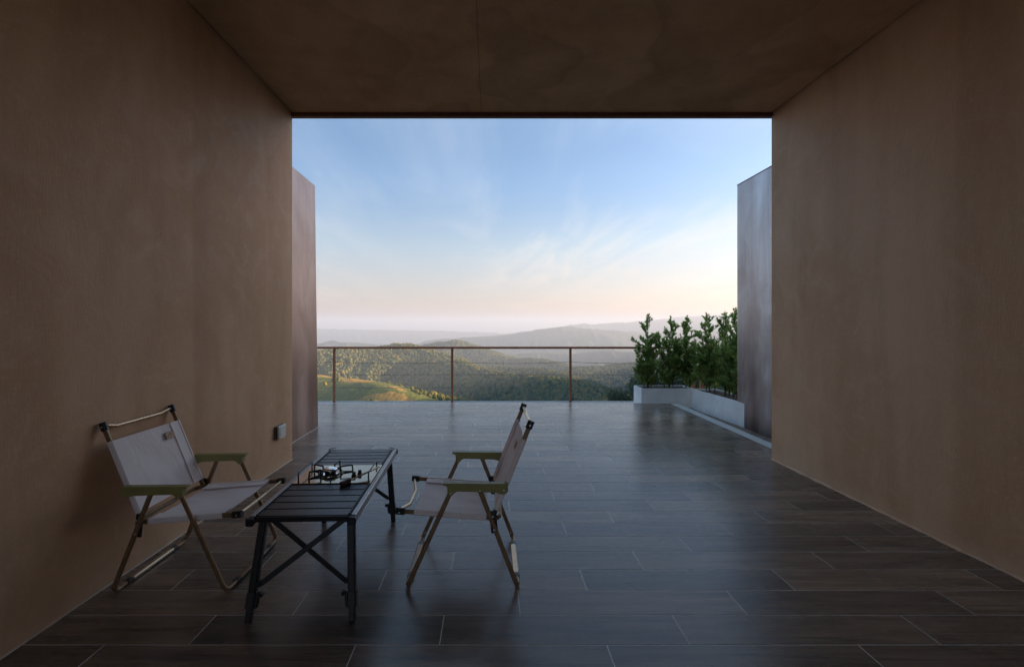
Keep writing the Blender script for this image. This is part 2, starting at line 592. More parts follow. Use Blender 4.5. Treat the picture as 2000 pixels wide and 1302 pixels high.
RIDGES = [  # crest points, slope, rounding, spur strength
    ([W(120, 720, 1700), W(400, 700, 1550), W(560, 690, 1480), W(623, 684, 1500, 8), W(680, 678, 1560, 8), W(728, 680, 1600, 8), W(777, 673, 1650, 8),
      W(801, 672, 1650, 8), W(840, 686, 1600, 8), W(889, 703, 1500, 8), W(945, 721, 1380, 8), W(1000, 731, 1250, 8),
      W(1067, 739, 1100, 8), W(1120, 745, 1000, 8), W(1155, 757, 920, 8), W(1190, 776, 820, 8), W(1210, 800, 740, 8)], 0.40, 30, 1.0),
    ([W(300, 742, 1000), W(560, 726, 880), W(623, 734, 850), W(680, 742, 815), W(720, 746, 790), W(748, 754, 750), W(785, 772, 690), W(850, 795, 620)], 0.36, 25, 0.35),
    ([W(500, 700, 3000), W(650, 690, 2950), W(735, 682, 2900, 6), W(805, 677, 2800, 6), W(836, 672, 2780, 6), W(861, 668, 2760, 6), W(878, 668, 2750, 6), W(889, 664, 2740, 6),
      W(905, 667, 2720, 6), W(920, 674, 2700, 6), W(945, 682, 2650, 6), W(980, 696, 2550, 6), W(1003, 701, 2500, 6), W(1032, 700, 2480, 6),
      W(1060, 702, 2450, 6), W(1085, 709, 2350, 6), W(1110, 717, 2250, 6), W(1150, 733, 2100)], 0.38, 30, 1.0),
    ([W(945, 716, 1850, 7), W(1008, 718, 1750, 7), W(1049, 719, 1700, 7), W(1073, 724, 1620, 7), W(1094, 730, 1550, 7), W(1130, 745, 1400, 7)], 0.42, 20, 0.8),
    ([W(1080, 742, 1850), W(1110, 727, 1950, 5), W(1130, 718, 2050, 5), W(1155, 717, 2120, 5), W(1183, 717, 2150, 5), W(1200, 712, 2200, 5), W(1235, 709, 2250, 5),
      W(1300, 702, 2350), W(1400, 692, 2450), W(1500, 680, 2500)], 0.36, 25, 1.0),
    ([W(1000, 690, 4200), W(1060, 688, 4200), W(1120, 690, 4100), W(1180, 684, 4000), W(1260, 688, 3900), W(1400, 676, 3900)], 0.3, 50, 1.2),
    ([W(860, 664, 6200), W(930, 657, 6000), W(960, 656, 6000), W(1000, 652, 6000), W(1025, 648, 6000), W(1050, 643, 5900), W(1078, 640, 5900), W(1106, 638, 5900),
      W(1150, 642, 5900), W(1200, 646, 6000), W(1300, 652, 6200), W(1500, 640, 6400)], 0.33, 60, 1.6),
    ([W(960, 655, 9200), W(1040, 645, 9000), W(1106, 637, 9000), W(1141, 631, 9000), W(1162, 633, 9000), W(1200, 630, 9000), W(1249, 627, 9000), W(1309, 621.5, 9000),
      W(1337, 617, 9000), W(1387, 616, 9000), W(1450, 612, 9000), W(1650, 618, 9200)], 0.3, 80, 1.6),
    ([W(560, 668, 5200), W(625, 670, 5200), W(650, 664, 5200), W(664, 667, 5200), W(700, 669, 5300), W(760, 675, 5400)], 0.3, 40, 1.0),
    ([W(300, 644, 11000), W(560, 642, 11500), W(700, 643, 11500), W(850, 646, 11500), W(960, 650, 11000)], 0.25, 120, 1.2),
    # the house's mountain, unseen at right; crest shaped to block the low sun
    ([(120, -260, 50), (230, -60, 55), (290, 150, 57), (450, 420, 48), (820, 900, 46), (1000, 1400, -25), (1100, 1750, -80), (1160, 2000, -160)], 0.60, 25, 0.5),
    # spur just right of the terrace
    ([W(1170, 845, 128), W(1196, 833, 124), W(1220, 818, 120), W(1250, 800, 116), W(1300, 780, 108), W(1400, 745, 95), (75, 70, -6), (150, 40, 25)], 0.55, 6, 0.1),
]


def terrain_z(X, Y):
    r = np.hypot(X, Y)
    az = np.arctan2(X, Y)
    f = np.clip((np.cos(az) + 0.35) / 0.9, 0.06, 1)
    zb = -1.0 - 0.6 * np.clip(r - 12, 0, None) * f
    flo = -345 - 0.008 * np.clip(r - 1500, 0, 12000)
    zb = np.maximum(zb, flo) + np.where(zb < flo, fbm(X, Y, 600, 4, 3) * 50 - 25, 0)
    spur = fbm(X, Y, 260, 4, 21, True)
    fine = fbm(X, Y, 60, 3, 5)
    big = fbm(X, Y, 1400, 3, 44, True)
    out = zb
    for pts, sl, rd, sp in RIDGES:
        P = np.array(pts)
        best = np.full(X.shape, 1e9)
        zc = np.zeros(X.shape)
        for a, b in zip(P[:-1], P[1:]):
            d = b - a
            t = np.clip(((X - a[0]) * d[0] + (Y - a[1]) * d[1]) / (d[0] ** 2 + d[1] ** 2), 0, 1)
            dd = np.hypot(X - a[0] - t * d[0], Y - a[1] - t * d[1])
            m = dd < best
            best = np.where(m, dd, best)
            zc = np.where(m, a[2] + t * d[2], zc)
        amp = np.minimum(best * 0.34, 55) * sp
        zk = zc - sl * (np.sqrt(best ** 2 + rd ** 2) - rd) + (spur - 0.55) * amp * 1.5
        if P[:, 1].mean() > 3500:
            zk = zk + (big - 0.55) * np.minimum(best * 0.3, 140) * 1.3
        k = 7.0
        hh = np.clip(0.5 + 0.5 * (out - zk) / k, 0, 1)
        out = zk * (1 - hh) + out * hh + k * hh * (1 - hh) * 0.9
    out = out + (fine - 0.45) * np.clip((r - 60) / 300, 0, 1) * 7
    out = np.where(r < 13, np.minimum(out, -1.0), out)
    return np.clip(out, -475, 188)


def field_mask(X, Y):
    """cleared fields on the lower left slopes"""
    px = 958 + 860 * X / np.maximum(Y, 1)
    wob = (fbm(X, Y, 90, 3, 71) - 0.45)
    # a hump of farmland around (-260, 800)
    d1 = np.hypot((X + 262 + 0.25 * (Y - 800)) / 250, (Y - 720) / 300)
    d2 = np.hypot((X + 400) / 210, (Y - 1060) / 200)
    d3 = np.hypot((X + 40) / 80, (Y - 560) / 90)
    m = np.minimum(np.minimum(d1, d2), d3) + wob * 0.7
    return np.clip((1.0 - m) * 6, 0, 1)


az_f = np.concatenate([np.linspace(-180, -40, 40, endpoint=False), np.linspace(-40, -27, 40, endpoint=False), np.linspace(-27, 34, 520, endpoint=False),
                       np.linspace(34, 60, 60, endpoint=False), np.linspace(60, 180, 40)])
rr_ = np.concatenate([[0.0], np.geomspace(4, 250, 60, endpoint=False), np.geomspace(250, 4500, 190, endpoint=False), np.geomspace(4500, 21000, 90)])
AZ, RR = np.meshgrid(np.radians(az_f), rr_, indexing='ij')
TX, TY = RR * np.sin(AZ), RR * np.cos(AZ)
TZ = terrain_z(TX, TY)
na, nr = TX.shape
me = bpy.data.meshes.new('terrain')
co = np.stack([TX, TY, TZ], -1).reshape(-1, 3)
ia, ir = np.meshgrid(np.arange(na - 1), np.arange(nr - 1), indexing='ij')
q = np.stack([ia * nr + ir, (ia + 1) * nr + ir, (ia + 1) * nr + ir + 1, ia * nr + ir + 1], -1).reshape(-1, 4)[:, ::-1]
me.vertices.add(len(co))
me.vertices.foreach_set('co', co.ravel())
me.loops.add(q.size)
me.loops.foreach_set('vertex_index', q.ravel())
me.polygons.add(len(q))
me.polygons.foreach_set('loop_start', np.arange(0, q.size, 4))
me.polygons.foreach_set('loop_total', np.full(len(q), 4))
me.update()
me.validate()
me.polygons.foreach_set('use_smooth', np.ones(len(me.polygons), bool))
FM = field_mask(TX, TY)
at = me.attributes.new('field', 'FLOAT', 'POINT')
at.data.foreach_set('value', FM.ravel().astype(np.float32))


def terrain_mat():
    m, t, b = new_mat('hillside')
    p = wco(t)
    a = t.nodes.new('ShaderNodeAttribute')
    a.attribute_name = 'field'
    n1 = noise(t, p, 0.03, 6, 0.65)
    forest = ramp(t, n1, [(0.3, (0.022, 0.036, 0.014)), (0.55, (0.045, 0.055, 0.02)), (0.75, (0.075, 0.07, 0.028))])
    vo = t.nodes.new('ShaderNodeTexVoronoi')
    vo.inputs['Scale'].default_value = 0.0095
    vo.inputs['Randomness'].default_value = 1
    dn = t.nodes.new('ShaderNodeVectorMath')
    dn.operation = 'ADD'
    nn = t.nodes.new('ShaderNodeTexNoise')
    nn.inputs['Scale'].default_value = 0.012
    nn.inputs['Detail'].default_value = 3
    t.links.new(p, nn.inputs['Vector'])
    sc_ = t.nodes.new('ShaderNodeVectorMath')
    sc_.operation = 'SCALE'
    sc_.inputs['Scale'].default_value = 110
    t.links.new(nn.outputs['Color'], sc_.inputs[0])
    t.links.new(p, dn.inputs[0])
    t.links.new(sc_.outputs[0], dn.inputs[1])
    t.links.new(dn.outputs[0], vo.inputs['Vector'])
    sp = t.nodes.new('ShaderNodeSeparateColor')
    t.links.new(vo.outputs['Color'], sp.inputs[0])
    patch = ramp(t, sp.outputs[0], [(0.0, (0.13, 0.15, 0.04)), (0.22, (0.33, 0.21, 0.06)), (0.42, (0.08, 0.115, 0.035)), (0.55, (0.26, 0.16, 0.08)),
                                    (0.72, (0.18, 0.19, 0.045)), (0.85, (0.40, 0.25, 0.07))], 'CONSTANT')
    rows = t.nodes.new('ShaderNodeTexWave')
    rows.inputs['Scale'].default_value = 0.11
    rows.inputs['Distortion'].default_value = 3
    t.links.new(mapping(t, p, (0.35, 0.3, 2.2)), rows.inputs['Vector'])
    patch = mixc(t, mth(t, 'MULTIPLY', rows.outputs['Fac'], 0.22), patch, (0.07, 0.06, 0.025))
    patch = mixc(t, ramp(t, noise(t, p, 0.16, 5, 0.7), [(0.45, (0, 0, 0)), (0.75, (0.7,) * 3)]), patch, (0.06, 0.075, 0.025))
    c = mixc(t, a.outputs['Fac'], forest, patch)
    t.links.new(c, b.inputs['Base Color'])
    b.inputs['Roughness'].default_value = 1
    b.inputs['Specular IOR Level'].default_value = 0.1
    bump(t, noise(t, p, 0.09, 5, 0.7), 1.0, 7.0, b)
    return m


me.materials.append(terrain_mat())
terrain = structure(bpy.data.objects.new('terrain', me))
COL.objects.link(terrain)

# ------------------------------------------------------------------ forest (one mass, instanced crowns)
hor = np.maximum.accumulate(np.where(RR > 20, (TZ - CAM_H) / np.maximum(RR, 1), -9), axis=1)


def bil(A, az_deg, r):
    i = np.clip(np.searchsorted(az_f, az_deg) - 1, 0, na - 2)
    j = np.clip(np.searchsorted(rr_, r) - 1, 0, nr - 2)
    u = (az_deg - az_f[i]) / (az_f[i + 1] - az_f[i])
    v = (r - rr_[j]) / (rr_[j + 1] - rr_[j])
    return (A[i, j] * (1 - u) * (1 - v) + A[i + 1, j] * u * (1 - v) + A[i, j + 1] * (1 - u) * v + A[i + 1, j + 1] * u * v)


NP = 190000
r_s = np.sqrt(RNG.uniform(330 ** 2, 3400 ** 2, NP))
a_s = RNG.uniform(-27, 34, NP)
xs, ys = r_s * np.sin(np.radians(a_s)), r_s * np.cos(np.radians(a_s))
zs = bil(TZ, a_s, r_s)
hs = bil(hor, a_s, r_s)
fm = field_mask(xs, ys)
clump = fbm(xs, ys, 55, 3, 90)
keep = ((zs + 30 - CAM_H) / r_s > hs) & (RNG.uniform(0, 1, NP) > fm * np.where(clump > 0.50, 0.78, 0.995)) & ((zs - CAM_H) / r_s > -0.30)
pts = np.stack([xs, ys, zs], -1)[keep]
sz = RNG.uniform(0.55, 1.3, len(pts)) * np.where(fm[keep] > 0.5, 0.6, 1.0)
fme = bpy.data.meshes.new('forest')
fme.vertices.add(len(pts))
fme.vertices.foreach_set('co', pts.ravel())
fa = fme.attributes.new('size', 'FLOAT', 'POINT')
fa.data.foreach_set('value', sz.astype(np.float32))


def crown_mat():
    m, t, b = new_mat('forest_canopy')
    r = orand(t)
    c = ramp(t, r, [(0.0, (0.032, 0.058, 0.017)), (0.3, (0.08, 0.105, 0.024)), (0.6, (0.145, 0.14, 0.030)), (0.85, (0.21, 0.16, 0.042)), (1.0, (0.08, 0.12, 0.04))])
    n1 = noise(t, objco(t), 1.6, 3, 0.7)
    c = mixc(t, 1.0, c, ramp(t, n1, [(0.3, (0.7,) * 3), (0.7, (1.25,) * 3)]), 'MULTIPLY')
    t.links.new(c, b.inputs['Base Color'])
    b.inputs['Roughness'].default_value = 1
    b.inputs['Specular IOR Level'].default_value = 0.1
    return m


M['crown'] = crown_mat()
fme.materials.append(M['crown'])
forest = bpy.data.objects.new('forest', fme)
COL.objects.link(forest)
forest['kind'] = 'stuff'
gt = bpy.data.node_groups.new('forest_scatter', 'GeometryNodeTree')
gt.interface.new_socket('Geometry', in_out='INPUT', socket_type='NodeSocketGeometry')
gt.interface.new_socket('Geometry', in_out='OUTPUT', socket_type='NodeSocketGeometry')
gn, gl = gt.nodes, gt.links
gi, go = gn.new('NodeGroupInput'), gn.new('NodeGroupOutput')
join = gn.new('GeometryNodeGeometryToInstance')
for s in range(4):
    ico = gn.new('GeometryNodeMeshIcoSphere')
    ico.inputs['Radius'].default_value = 1
    ico.inputs['Subdivisions'].default_value = 3
    nz = gn.new('ShaderNodeTexNoise')
    nz.noise_dimensions = '4D'
    nz.inputs['W'].default_value = s * 3.7
    nz.inputs['Scale'].default_value = 2.1
    nz.inputs['Detail'].default_value = 3
    pos = gn.new('GeometryNodeInputPosition')
    gl.new(pos.outputs[0], nz.inputs['Vector'])
    mu = gn.new('ShaderNodeMath')
    mu.operation = 'MULTIPLY_ADD'
    gl.new(nz.outputs['Fac'], mu.inputs[0])
    mu.inputs[1].default_value = 1.9
    mu.inputs[2].default_value = 0.02
    vs_ = gn.new('ShaderNodeVectorMath')
    vs_.operation = 'SCALE'
    gl.new(pos.outputs[0], vs_.inputs[0])
    gl.new(mu.outputs[0], vs_.inputs['Scale'])
    ad = gn.new('ShaderNodeVectorMath')
    ad.operation = 'MULTIPLY_ADD'
    gl.new(vs_.outputs[0], ad.inputs[0])
    ad.inputs[1].default_value = (4.6, 4.6, 4.9 + s * 0.7)
    ad.inputs[2].default_value = (0, 0, 4.0)
    sp_ = gn.new('GeometryNodeSetPosition')
    gl.new(ico.outputs[0], sp_.inputs[0])
    gl.new(ad.outputs[0], sp_.inputs['Position'])
    sm = gn.new('GeometryNodeSetMaterial')
    sm.inputs['Material'].default_value = M['crown']
    gl.new(sp_.outputs[0], sm.inputs[0])
    gl.new(sm.outputs[0], join.inputs[0])
iop = gn.new('GeometryNodeInstanceOnPoints')
gl.new(gi.outputs[0], iop.inputs['Points'])
gl.new(join.outputs[0], iop.inputs['Instance'])
iop.inputs['Pick Instance'].default_value = True
rv = gn.new('FunctionNodeRandomValue')
rv.data_type = 'FLOAT_VECTOR'
rv.inputs[0].default_value = (-0.15, -0.15, 0)
rv.inputs[1].default_value = (0.15, 0.15, 6.28)
gl.new(rv.outputs[0], iop.inputs['Rotation'])
na_ = gn.new('GeometryNodeInputNamedAttribute')
na_.data_type = 'FLOAT'
na_.inputs['Name'].default_value = 'size'
gl.new(na_.outputs[0], iop.inputs['Scale'])
gl.new(iop.outputs[0], go.inputs[0])
md = forest.modifiers.new('scatter', 'NODES')
md.node_group = gt

# ------------------------------------------------------------------ house
WL, WR = -1.757, 2.49        # inner wall faces
Y_END = 3.9                  # mouth of the room
Z_C = 3.06
Y_BACK = -2.2
house = thing('house', 'brown plastered covered terrace room framing the view', 'house', (0, 0, 0))
MB().box((WL - 0.25, Y_BACK, -0.3), (WL, Y_END, Z_C + 0.015)).build('wall', M['plaster'], house)['label'] = 'left wall in warm brown plaster'
MB().box((WR, Y_BACK, -0.3), (WR + 0.62, Y_END, Z_C + 0.015)).build('wall', M['plaster'], house)['label'] = 'right wall in grey brown plaster'
# unseen back of the room: piers round a wide opening added for fill light
bw = MB()
bw.box((WL - 0.25, Y_BACK - 0.2, -0.3), (WL + 0.12, Y_BACK, Z_C + 0.015))
bw.box((WR - 0.12, Y_BACK - 0.2, -0.3), (WR + 0.62, Y_BACK, Z_C + 0.015))
bw.box((WL + 0.12, Y_BACK - 0.2, 2.85), (WR - 0.12, Y_BACK, Z_C + 0.015))
bw.build('back_wall', M['plaster'], house)
SEAM = -0.082
MB().box((WL + 0.012, Y_BACK + 0.002, Z_C), (SEAM - 0.0012, Y_END - 0.022, Z_C + 0.012)).build('ceiling_panel', M['ceil'], house)
MB().box((SEAM + 0.0012, Y_BACK + 0.002, Z_C), (WR - 0.012, Y_END - 0.022, Z_C + 0.012)).build('ceiling_panel', M['ceil'], house)
MB().box((WL - 0.26, Y_BACK - 0.21, Z_C + 0.02), (WR + 0.63, Y_END - 0.02, Z_C + 0.36)).build('roof', M['dark'], house)
MB().box((WL - 0.27, Y_END - 0.018, Z_C - 0.033), (WR + 0.64, Y_END + 0.03, Z_C + 0.37), 0.003).build('ceiling_trim', M['trim'], house)
# uneven cream sealant at the foot of both walls
for side, x0, sg in (('l', WL, 1), ('r', WR, -1)):
    mb = MB()
    n = 60
    vs, fs = [], []
    for i in range(n + 1):
        y = 0.6 + (Y_END - 0.6) * i / n
        wd = 0.006 + random.random() * (0.004 if side == 'l' else 0.010)
        ht = 0.004 + random.random() * (0.003 if side == 'l' else 0.012)
        vs += [(x0 - sg * 0.002, y, -0.001), (x0 + sg * wd, y, -0.001), (x0 - sg * 0.002, y, ht)]
    for i in range(n):
        a, b = i * 3, i * 3 + 3
        fs += [(a + 1, b + 1, b + 2, a + 2)]
    mb.add(vs, fs).build('sealant_bead', M['seal'] if side == 'l' else M['plaster'], house)

# ------------------------------------------------------------------ floor and its tiles
XT_L, XT_R = -3.2, 2.706
Y_FAR = 6.66
floor = structure(MB().box((XT_L, Y_BACK + 0.001, -0.28), (XT_R - 0.004, Y_FAR - 0.004, -0.0007)).build('floor', M['grout']))
ROW0, PITCH, PLEN, STAG = 1.6486, 0.1683, 0.940, 0.3135
GAP = 0.0042


def tile_mesh(x0, x1, y0, y1):
    hx, hy = (x1 - x0) / 2, (y1 - y0) / 2
    e = 0.0005
    t, lo = 0.0, -0.008
    vs = [(-hx, -hy, lo), (hx, -hy, lo), (hx, hy, lo), (-hx, hy, lo),
          (-hx, -hy, t - e), (hx, -hy, t - e), (hx, hy, t - e), (-hx, hy, t - e),
          (-hx + e, -hy + e, t), (hx - e, -hy + e, t), (hx - e, hy - e, t), (-hx + e, hy - e, t)]
    fs = [(0, 1, 5, 4), (1, 2, 6, 5), (2, 3, 7, 6), (3, 0, 4, 7), (4, 5, 9, 8), (5, 6, 10, 9), (6, 7, 11, 10), (7, 4, 8, 11), (8, 9, 10, 11)]
    me_ = bpy.data.meshes.new('tile')
    me_.from_pydata(vs, [], fs)
    me_.materials.append(M['tile'])
    return me_


full = None
n_tiles = 0
for k in range(-8, 30):
    y0 = ROW0 + PITCH * k
    y1 = min(y0 + PITCH, Y_FAR)
    if y1 - y0 < 0.03:
        continue
    if y0 < 3.8:
        xa, xb = WL - 0.01, WR + 0.01
    else:
        xa, xb = XT_L, XT_R
    off = 0.4355 + STAG * ((k + 1) % 3)
    j = math.floor((xa - off) / PLEN)
    while True:
        a = max(off + j * PLEN, xa)
        b = min(off + (j + 1) * PLEN, xb)
        j += 1
        if a >= xb:
            break
        if b - a < 0.01:
            continue
        ga, gb = a + GAP / 2, b - GAP / 2
        ya, yb = y0 + GAP / 2, y1 - GAP / 2
        if abs((b - a) - PLEN) < 1e-4 and abs((y1 - y0) - PITCH) < 1e-4:
            if full is None:
                full = tile_mesh(ga, gb, ya, yb)
            tm = full
        else:
            tm = tile_mesh(ga, gb, ya, yb)
        o = bpy.data.objects.new('tile', tm)
        COL.objects.link(o)
        o.parent = floor
        o.location = ((ga + gb) / 2, (ya + yb) / 2, random.uniform(-0.0001, 0.0002))
        o.rotation_euler = (random.uniform(-0.0016, 0.0016), random.uniform(-0.0004, 0.0004), 0)
        n_tiles += 1
MB().box((XT_L, Y_FAR - 0.003, -0.05), (XT_R, Y_FAR + 0.022, 0.0015), 0.002).build('edge_trim', M['edge'], floor)
MB().box((XT_R - 0.003, Y_END, -0.085), (XT_R + 0.135, Y_FAR - 0.004, -0.006), 0.002).build('edge_trim', M['edge'], floor)

# terrace slab and the drain channel beside the tiles
slab = structure(MB().box((-5.4, Y_END - 0.4, -0.85), (3.9, 7.4, -0.096)).build('terrace_slab', M['slab']))
ch = MB().box((XT_R + 0.137, Y_END, -0.099), (XT_R + 0.19, 6.75, -0.088)).build('drain_channel', M['gutter'])
structure(ch)
ch2 = MB().box((XT_R + 0.195, Y_END, -0.099), (3.135, 6.75, -0.084), 0.002).build('drain_band', M['grate'], ch)

# ------------------------------------------------------------------ steel screens
sl = thing('screen_wall', 'reddish brown weathered steel screen beyond the left plaster wall', 'screen wall', (-2.0, 3.75, 0))
mb = MB()
vs = [(-0.055, 0, -0.02), (0, 0, -0.02), (0, 1.36, -0.02), (-0.055, 1.36, -0.02), (-0.055, 0, 2.80), (0, 0, 2.80), (-0.038, 1.36, 2.80), (-0.093, 1.36, 2.80)]
mb.add(vs, [(0, 3, 2, 1), (4, 5, 6, 7), (0, 1, 5, 4), (1, 2, 6, 5), (2, 3, 7, 6), (3, 0, 4, 7)]).build('steel_panel', M['steel_l'], sl)
MB().box((-0.06, -0.01, 2.801), (0.004, 0.35, 2.806)).build('cap_strip', M['trim'], sl)
MB().box((0.0005, 0.16, 0.0008), (0.007, 1.362, 0.006)).build('sealant_bead', M['edge'], sl)
sr = thing('screen_wall', 'dark steel screen with bluish sheen beside the planter', 'screen wall', (3.14, 3.95, 0))
MB().box((0, 0, -0.098), (0.06, 1.655, 2.955), 0.002).build('steel_panel', M['steel_r'], sr)
MB().box((-0.004, -0.002, 2.956), (0.064, 1.659, 2.966), 0.002).build('cap_strip', M['trim'], sr)

# ------------------------------------------------------------------ railing
RY = 7.2
rail = thing('railing', 'rust brown railing with three thin cables along the terrace edge', 'railing', (0, RY, -0.096))
ZR = 0.808 + 0.096
MB().box((-5.2, -0.024, ZR - 0.017), (3.475, 0.024, ZR + 0.017), 0.003).build('top_rail', M['rust'], rail)
for x in (-4.48, -2.554, -0.626, 1.306, 3.32, 3.45):
    wd = 0.018 if x < 3.4 else 0.024
    p = MB().box((-wd, -wd, 0.001), (wd, wd, ZR - 0.018), 0.002).build('post', M['rust'], rail, (x, 0, 0))
    MB().box((-0.05, -0.05, 0.0), (0.05, 0.05, 0.008), 0.001).build('base_plate', M['rust'], p)
for zc, sag in ((0.575, 0.024), (0.372, 0.007), (0.157, 0.006)):
    pts_ = []
    xsx = [-5.2, -4.48, -2.554, -0.626, 1.306, 3.32]
    for a, b in zip(xsx[:-1], xsx[1:]):
        for i in range(12):
            t = i / 12
            pts_.append((a + (b - a) * t, 0.0, zc + 0.096 - sag * 4 * t * (1 - t)))
    pts_.append((3.32, 0, zc + 0.096))
    MB().tube(pts_, 0.0035, 6).build('cable', M['cable'], rail)
a, b = Vector((3.45, -0.03, ZR)), Vector((3.62, -3.2, ZR))
MB().bar(a, b, 0.046, 0.034).build('top_rail', M['rust'], rail)
for t in (0.5, 0.98):
    c = a.lerp(b, t)
    MB().box((-0.018, -0.018, 0.001), (0.018, 0.018, ZR - 0.018), 0.002).build('post', M['rust'], rail, (c.x, c.y, 0))


# ------------------------------------------------------------------ planters and shrubs
def planter(label, p0, p1, depth, ztop, zbot=-0.095):
    """a trough: front face from p0 to p1, depth to the left of that direction"""
    p0, p1 = Vector((*p0, 0)), Vector((*p1, 0))
    ln = (p1 - p0).length
    ang = math.atan2((p1 - p0).y, (p1 - p0).x)
    t = thing('planter', label, 'planter', (p0.x, p0.y, zbot), ang, 'concrete planters in the terrace corner')
    H, th = ztop - zbot, 0.028
    o = [(0, 0), (ln, 0), (ln, depth), (0, depth)]
    i = [(th, th), (ln - th, th), (ln - th, depth - th), (th, depth - th)]
    vs = [(x, y, 0) for x, y in o] + [(x, y, H) for x, y in o] + [(x, y, H) for x, y in i] + [(x, y, H - 0.16) for x, y in i]
    fs = [(0, 3, 2, 1)]
    for k in range(4):
        k2 = (k + 1) % 4
        fs += [(k, k2, 4 + k2, 4 + k), (4 + k, 4 + k2, 8 + k2, 8 + k), (8 + k, 8 + k2, 12 + k2, 12 + k)]
    fs.append((12, 13, 14, 15))
    bm = bmesh.new()
    bv = [bm.verts.new(v) for v in vs]
    for f in fs:
        bm.faces.new([bv[q_] for q_ in f])
    bmesh.ops.recalc_face_normals(bm, faces=bm.faces[:])
    ed = [e for e in bm.edges if all(v.index >= 0 for v in e.verts)]
    bm.verts.index_update()
    ed = [e for e in bm.edges if max(v.index for v in e.verts) < 8]
    bmesh.ops.bevel(bm, geom=ed, offset=0.004, segments=2, affect='EDGES')
    MB().bm(bm).build('trough', M['white_conc'], t)
    # lumpy soil
    nx, ny = 40, 10
    vs, fs = [], []
    for a_ in range(nx + 1):
        for b_ in range(ny + 1):
            vs.append((th + (ln - 2 * th) * a_ / nx, th + (depth - 2 * th) * b_ / ny, H - 0.03 + random.uniform(-0.008, 0.014)))
    for a_ in range(nx):
        for b_ in range(ny):
            q0 = a_ * (ny + 1) + b_
            fs.append((q0, q0 + ny + 1, q0 + ny + 2, q0 + 1))
    MB().add(vs, fs, True).build('soil', M['soil'], t)
    return t


planter('grey concrete planter at the far railing holding three narrow shrubs', (2.318, 6.76), (3.12, 6.76), 0.37, 0.205)
pr = planter('long pale concrete planter running from corner behind the steel screen', (3.052, 6.672), (3.205, 4.55), 0.36, 0.215)


def leaf(mb_v, mb_f, p, d, n, ln, wd):
    """obovate folded leaf, four faces"""
    s = d.cross(n)
    if s.length < 1e-4:
        s = d.orthogonal()
    s.normalize()
    n = s.cross(d).normalized()
    m1, m2 = p + d * ln * 0.45, p + d * ln * 0.8
    tip = p + d * ln - n * ln * 0.08
    o = len(mb_v)
    up = n * wd * 0.22
    mb_v += [p[:], (m1 + s * wd * 0.42 + up)[:], (m2 + s * wd * 0.45 + up)[:], tip[:], (m2 - s * wd * 0.45 + up)[:], (m1 - s * wd * 0.42 + up)[:], m1[:], m2[:]]
    mb_f += [(o, o + 1, o + 6), (o, o + 6, o + 5), (o + 1, o + 2, o + 7, o + 6), (o + 6, o + 7, o + 4, o + 5), (o + 2, o + 3, o + 7), (o + 7, o + 3, o + 4)]


def shrub(label, x, y, z0, height, width, seed, stems=2, lean=(0, 0), dens=1.0):
    rnd = random.Random(seed)
    t = thing('shrub', label, 'shrub', (x, y, z0), 0, 'narrow shrubs in the planters')
    wood = MB()
    lv, lf = [], []

    def leaves_along(p, d, ln, n):
        for i in range(n):
            u = (i + rnd.random()) / n
            q_ = p + d * ln * (0.12 + 0.88 * u)
            a_ = rnd.uniform(0, 6.28)
            side = Vector((math.cos(a_), math.sin(a_), rnd.uniform(0.1, 0.9)))
            dd = (d * 0.75 + side * rnd.uniform(0.5, 1.0)).normalized()
            nn = (Vector((0, 0, 1)) + Vector((rnd.uniform(-.6, .6), rnd.uniform(-.6, .6), 0))).normalized()
            s = rnd.uniform(0.75, 1.2)
            leaf(lv, lf, q_, dd, nn, 0.053 * s, 0.025 * s)

    for s in range(stems):
        a0 = rnd.uniform(0, 6.28)
        b0 = Vector((math.cos(a0) * 0.05 * (s > 0), math.sin(a0) * 0.05 * (s > 0), -0.03))
        hh = height * (1.0 if s == 0 else rnd.uniform(0.45, 0.8))
        top = Vector((b0.x * 3 + lean[0] * hh + rnd.uniform(-.02, .02), b0.y * 2 + lean[1] * hh, hh))
        pts_ = []
        for i in range(9):
            u = i / 8
            p = b0.lerp(top, u)
            p += Vector((rnd.uniform(-.012, .012), rnd.uniform(-.012, .012), 0)) * (0 < i < 8)
            pts_.append(p)
        r0 = 0.011 if s == 0 else 0.007
        for i in range(8):
            wood.tube([pts_[i], pts_[i + 1]], r0 * (1 - i / 9.5), 6)
        nb = int(46 * dens * hh / height)
        for i in range(nb):
            u = 0.10 + 0.88 * (i + rnd.random()) / nb
            f = u * 8
            k = min(int(f), 7)
            p = pts_[k].lerp(pts_[k + 1], f - k)
            prof = (0.55 + 0.45 * min(1, u / 0.2)) * (1 - max(0, (u - 0.3) / 0.7) ** 2.2 * 0.82)
            bl = width * 0.74 * prof * rnd.uniform(0.35, 1.2) * (1.0 if s == 0 else 0.7)
            a_ = rnd.uniform(0, 6.283)
            d = Vector((math.cos(a_), math.sin(a_), rnd.uniform(0.35, 1.5))).normalized()
            e = p + d * bl
            wood.tube([p, p.lerp(e, 0.55) + Vector((0, 0, -0.006)), e], 0.0025, 4)
            n_l = max(5, int(bl / 0.011))
            leaves_along(p, d, bl, n_l)
            if bl > 0.12:
                for sub in range(2):
                    pp = p.lerp(e, rnd.uniform(0.35, 0.75))
                    d2 = (d + Vector((rnd.uniform(-.8, .8), rnd.uniform(-.8, .8), rnd.uniform(0, .7)))).normalized()
                    leaves_along(pp, d2, bl * 0.4, max(3, int(bl * 0.4 / 0.012)))
        leaves_along(pts_[7], (pts_[8] - pts_[7]).normalized(), (pts_[8] - pts_[7]).length + 0.03, 14)
    wood.build('trunk', M['bark'], t, fix=False)
    f = MB().add(lv, lf).build('foliage', M['leaf'], t, fix=False)
    return t


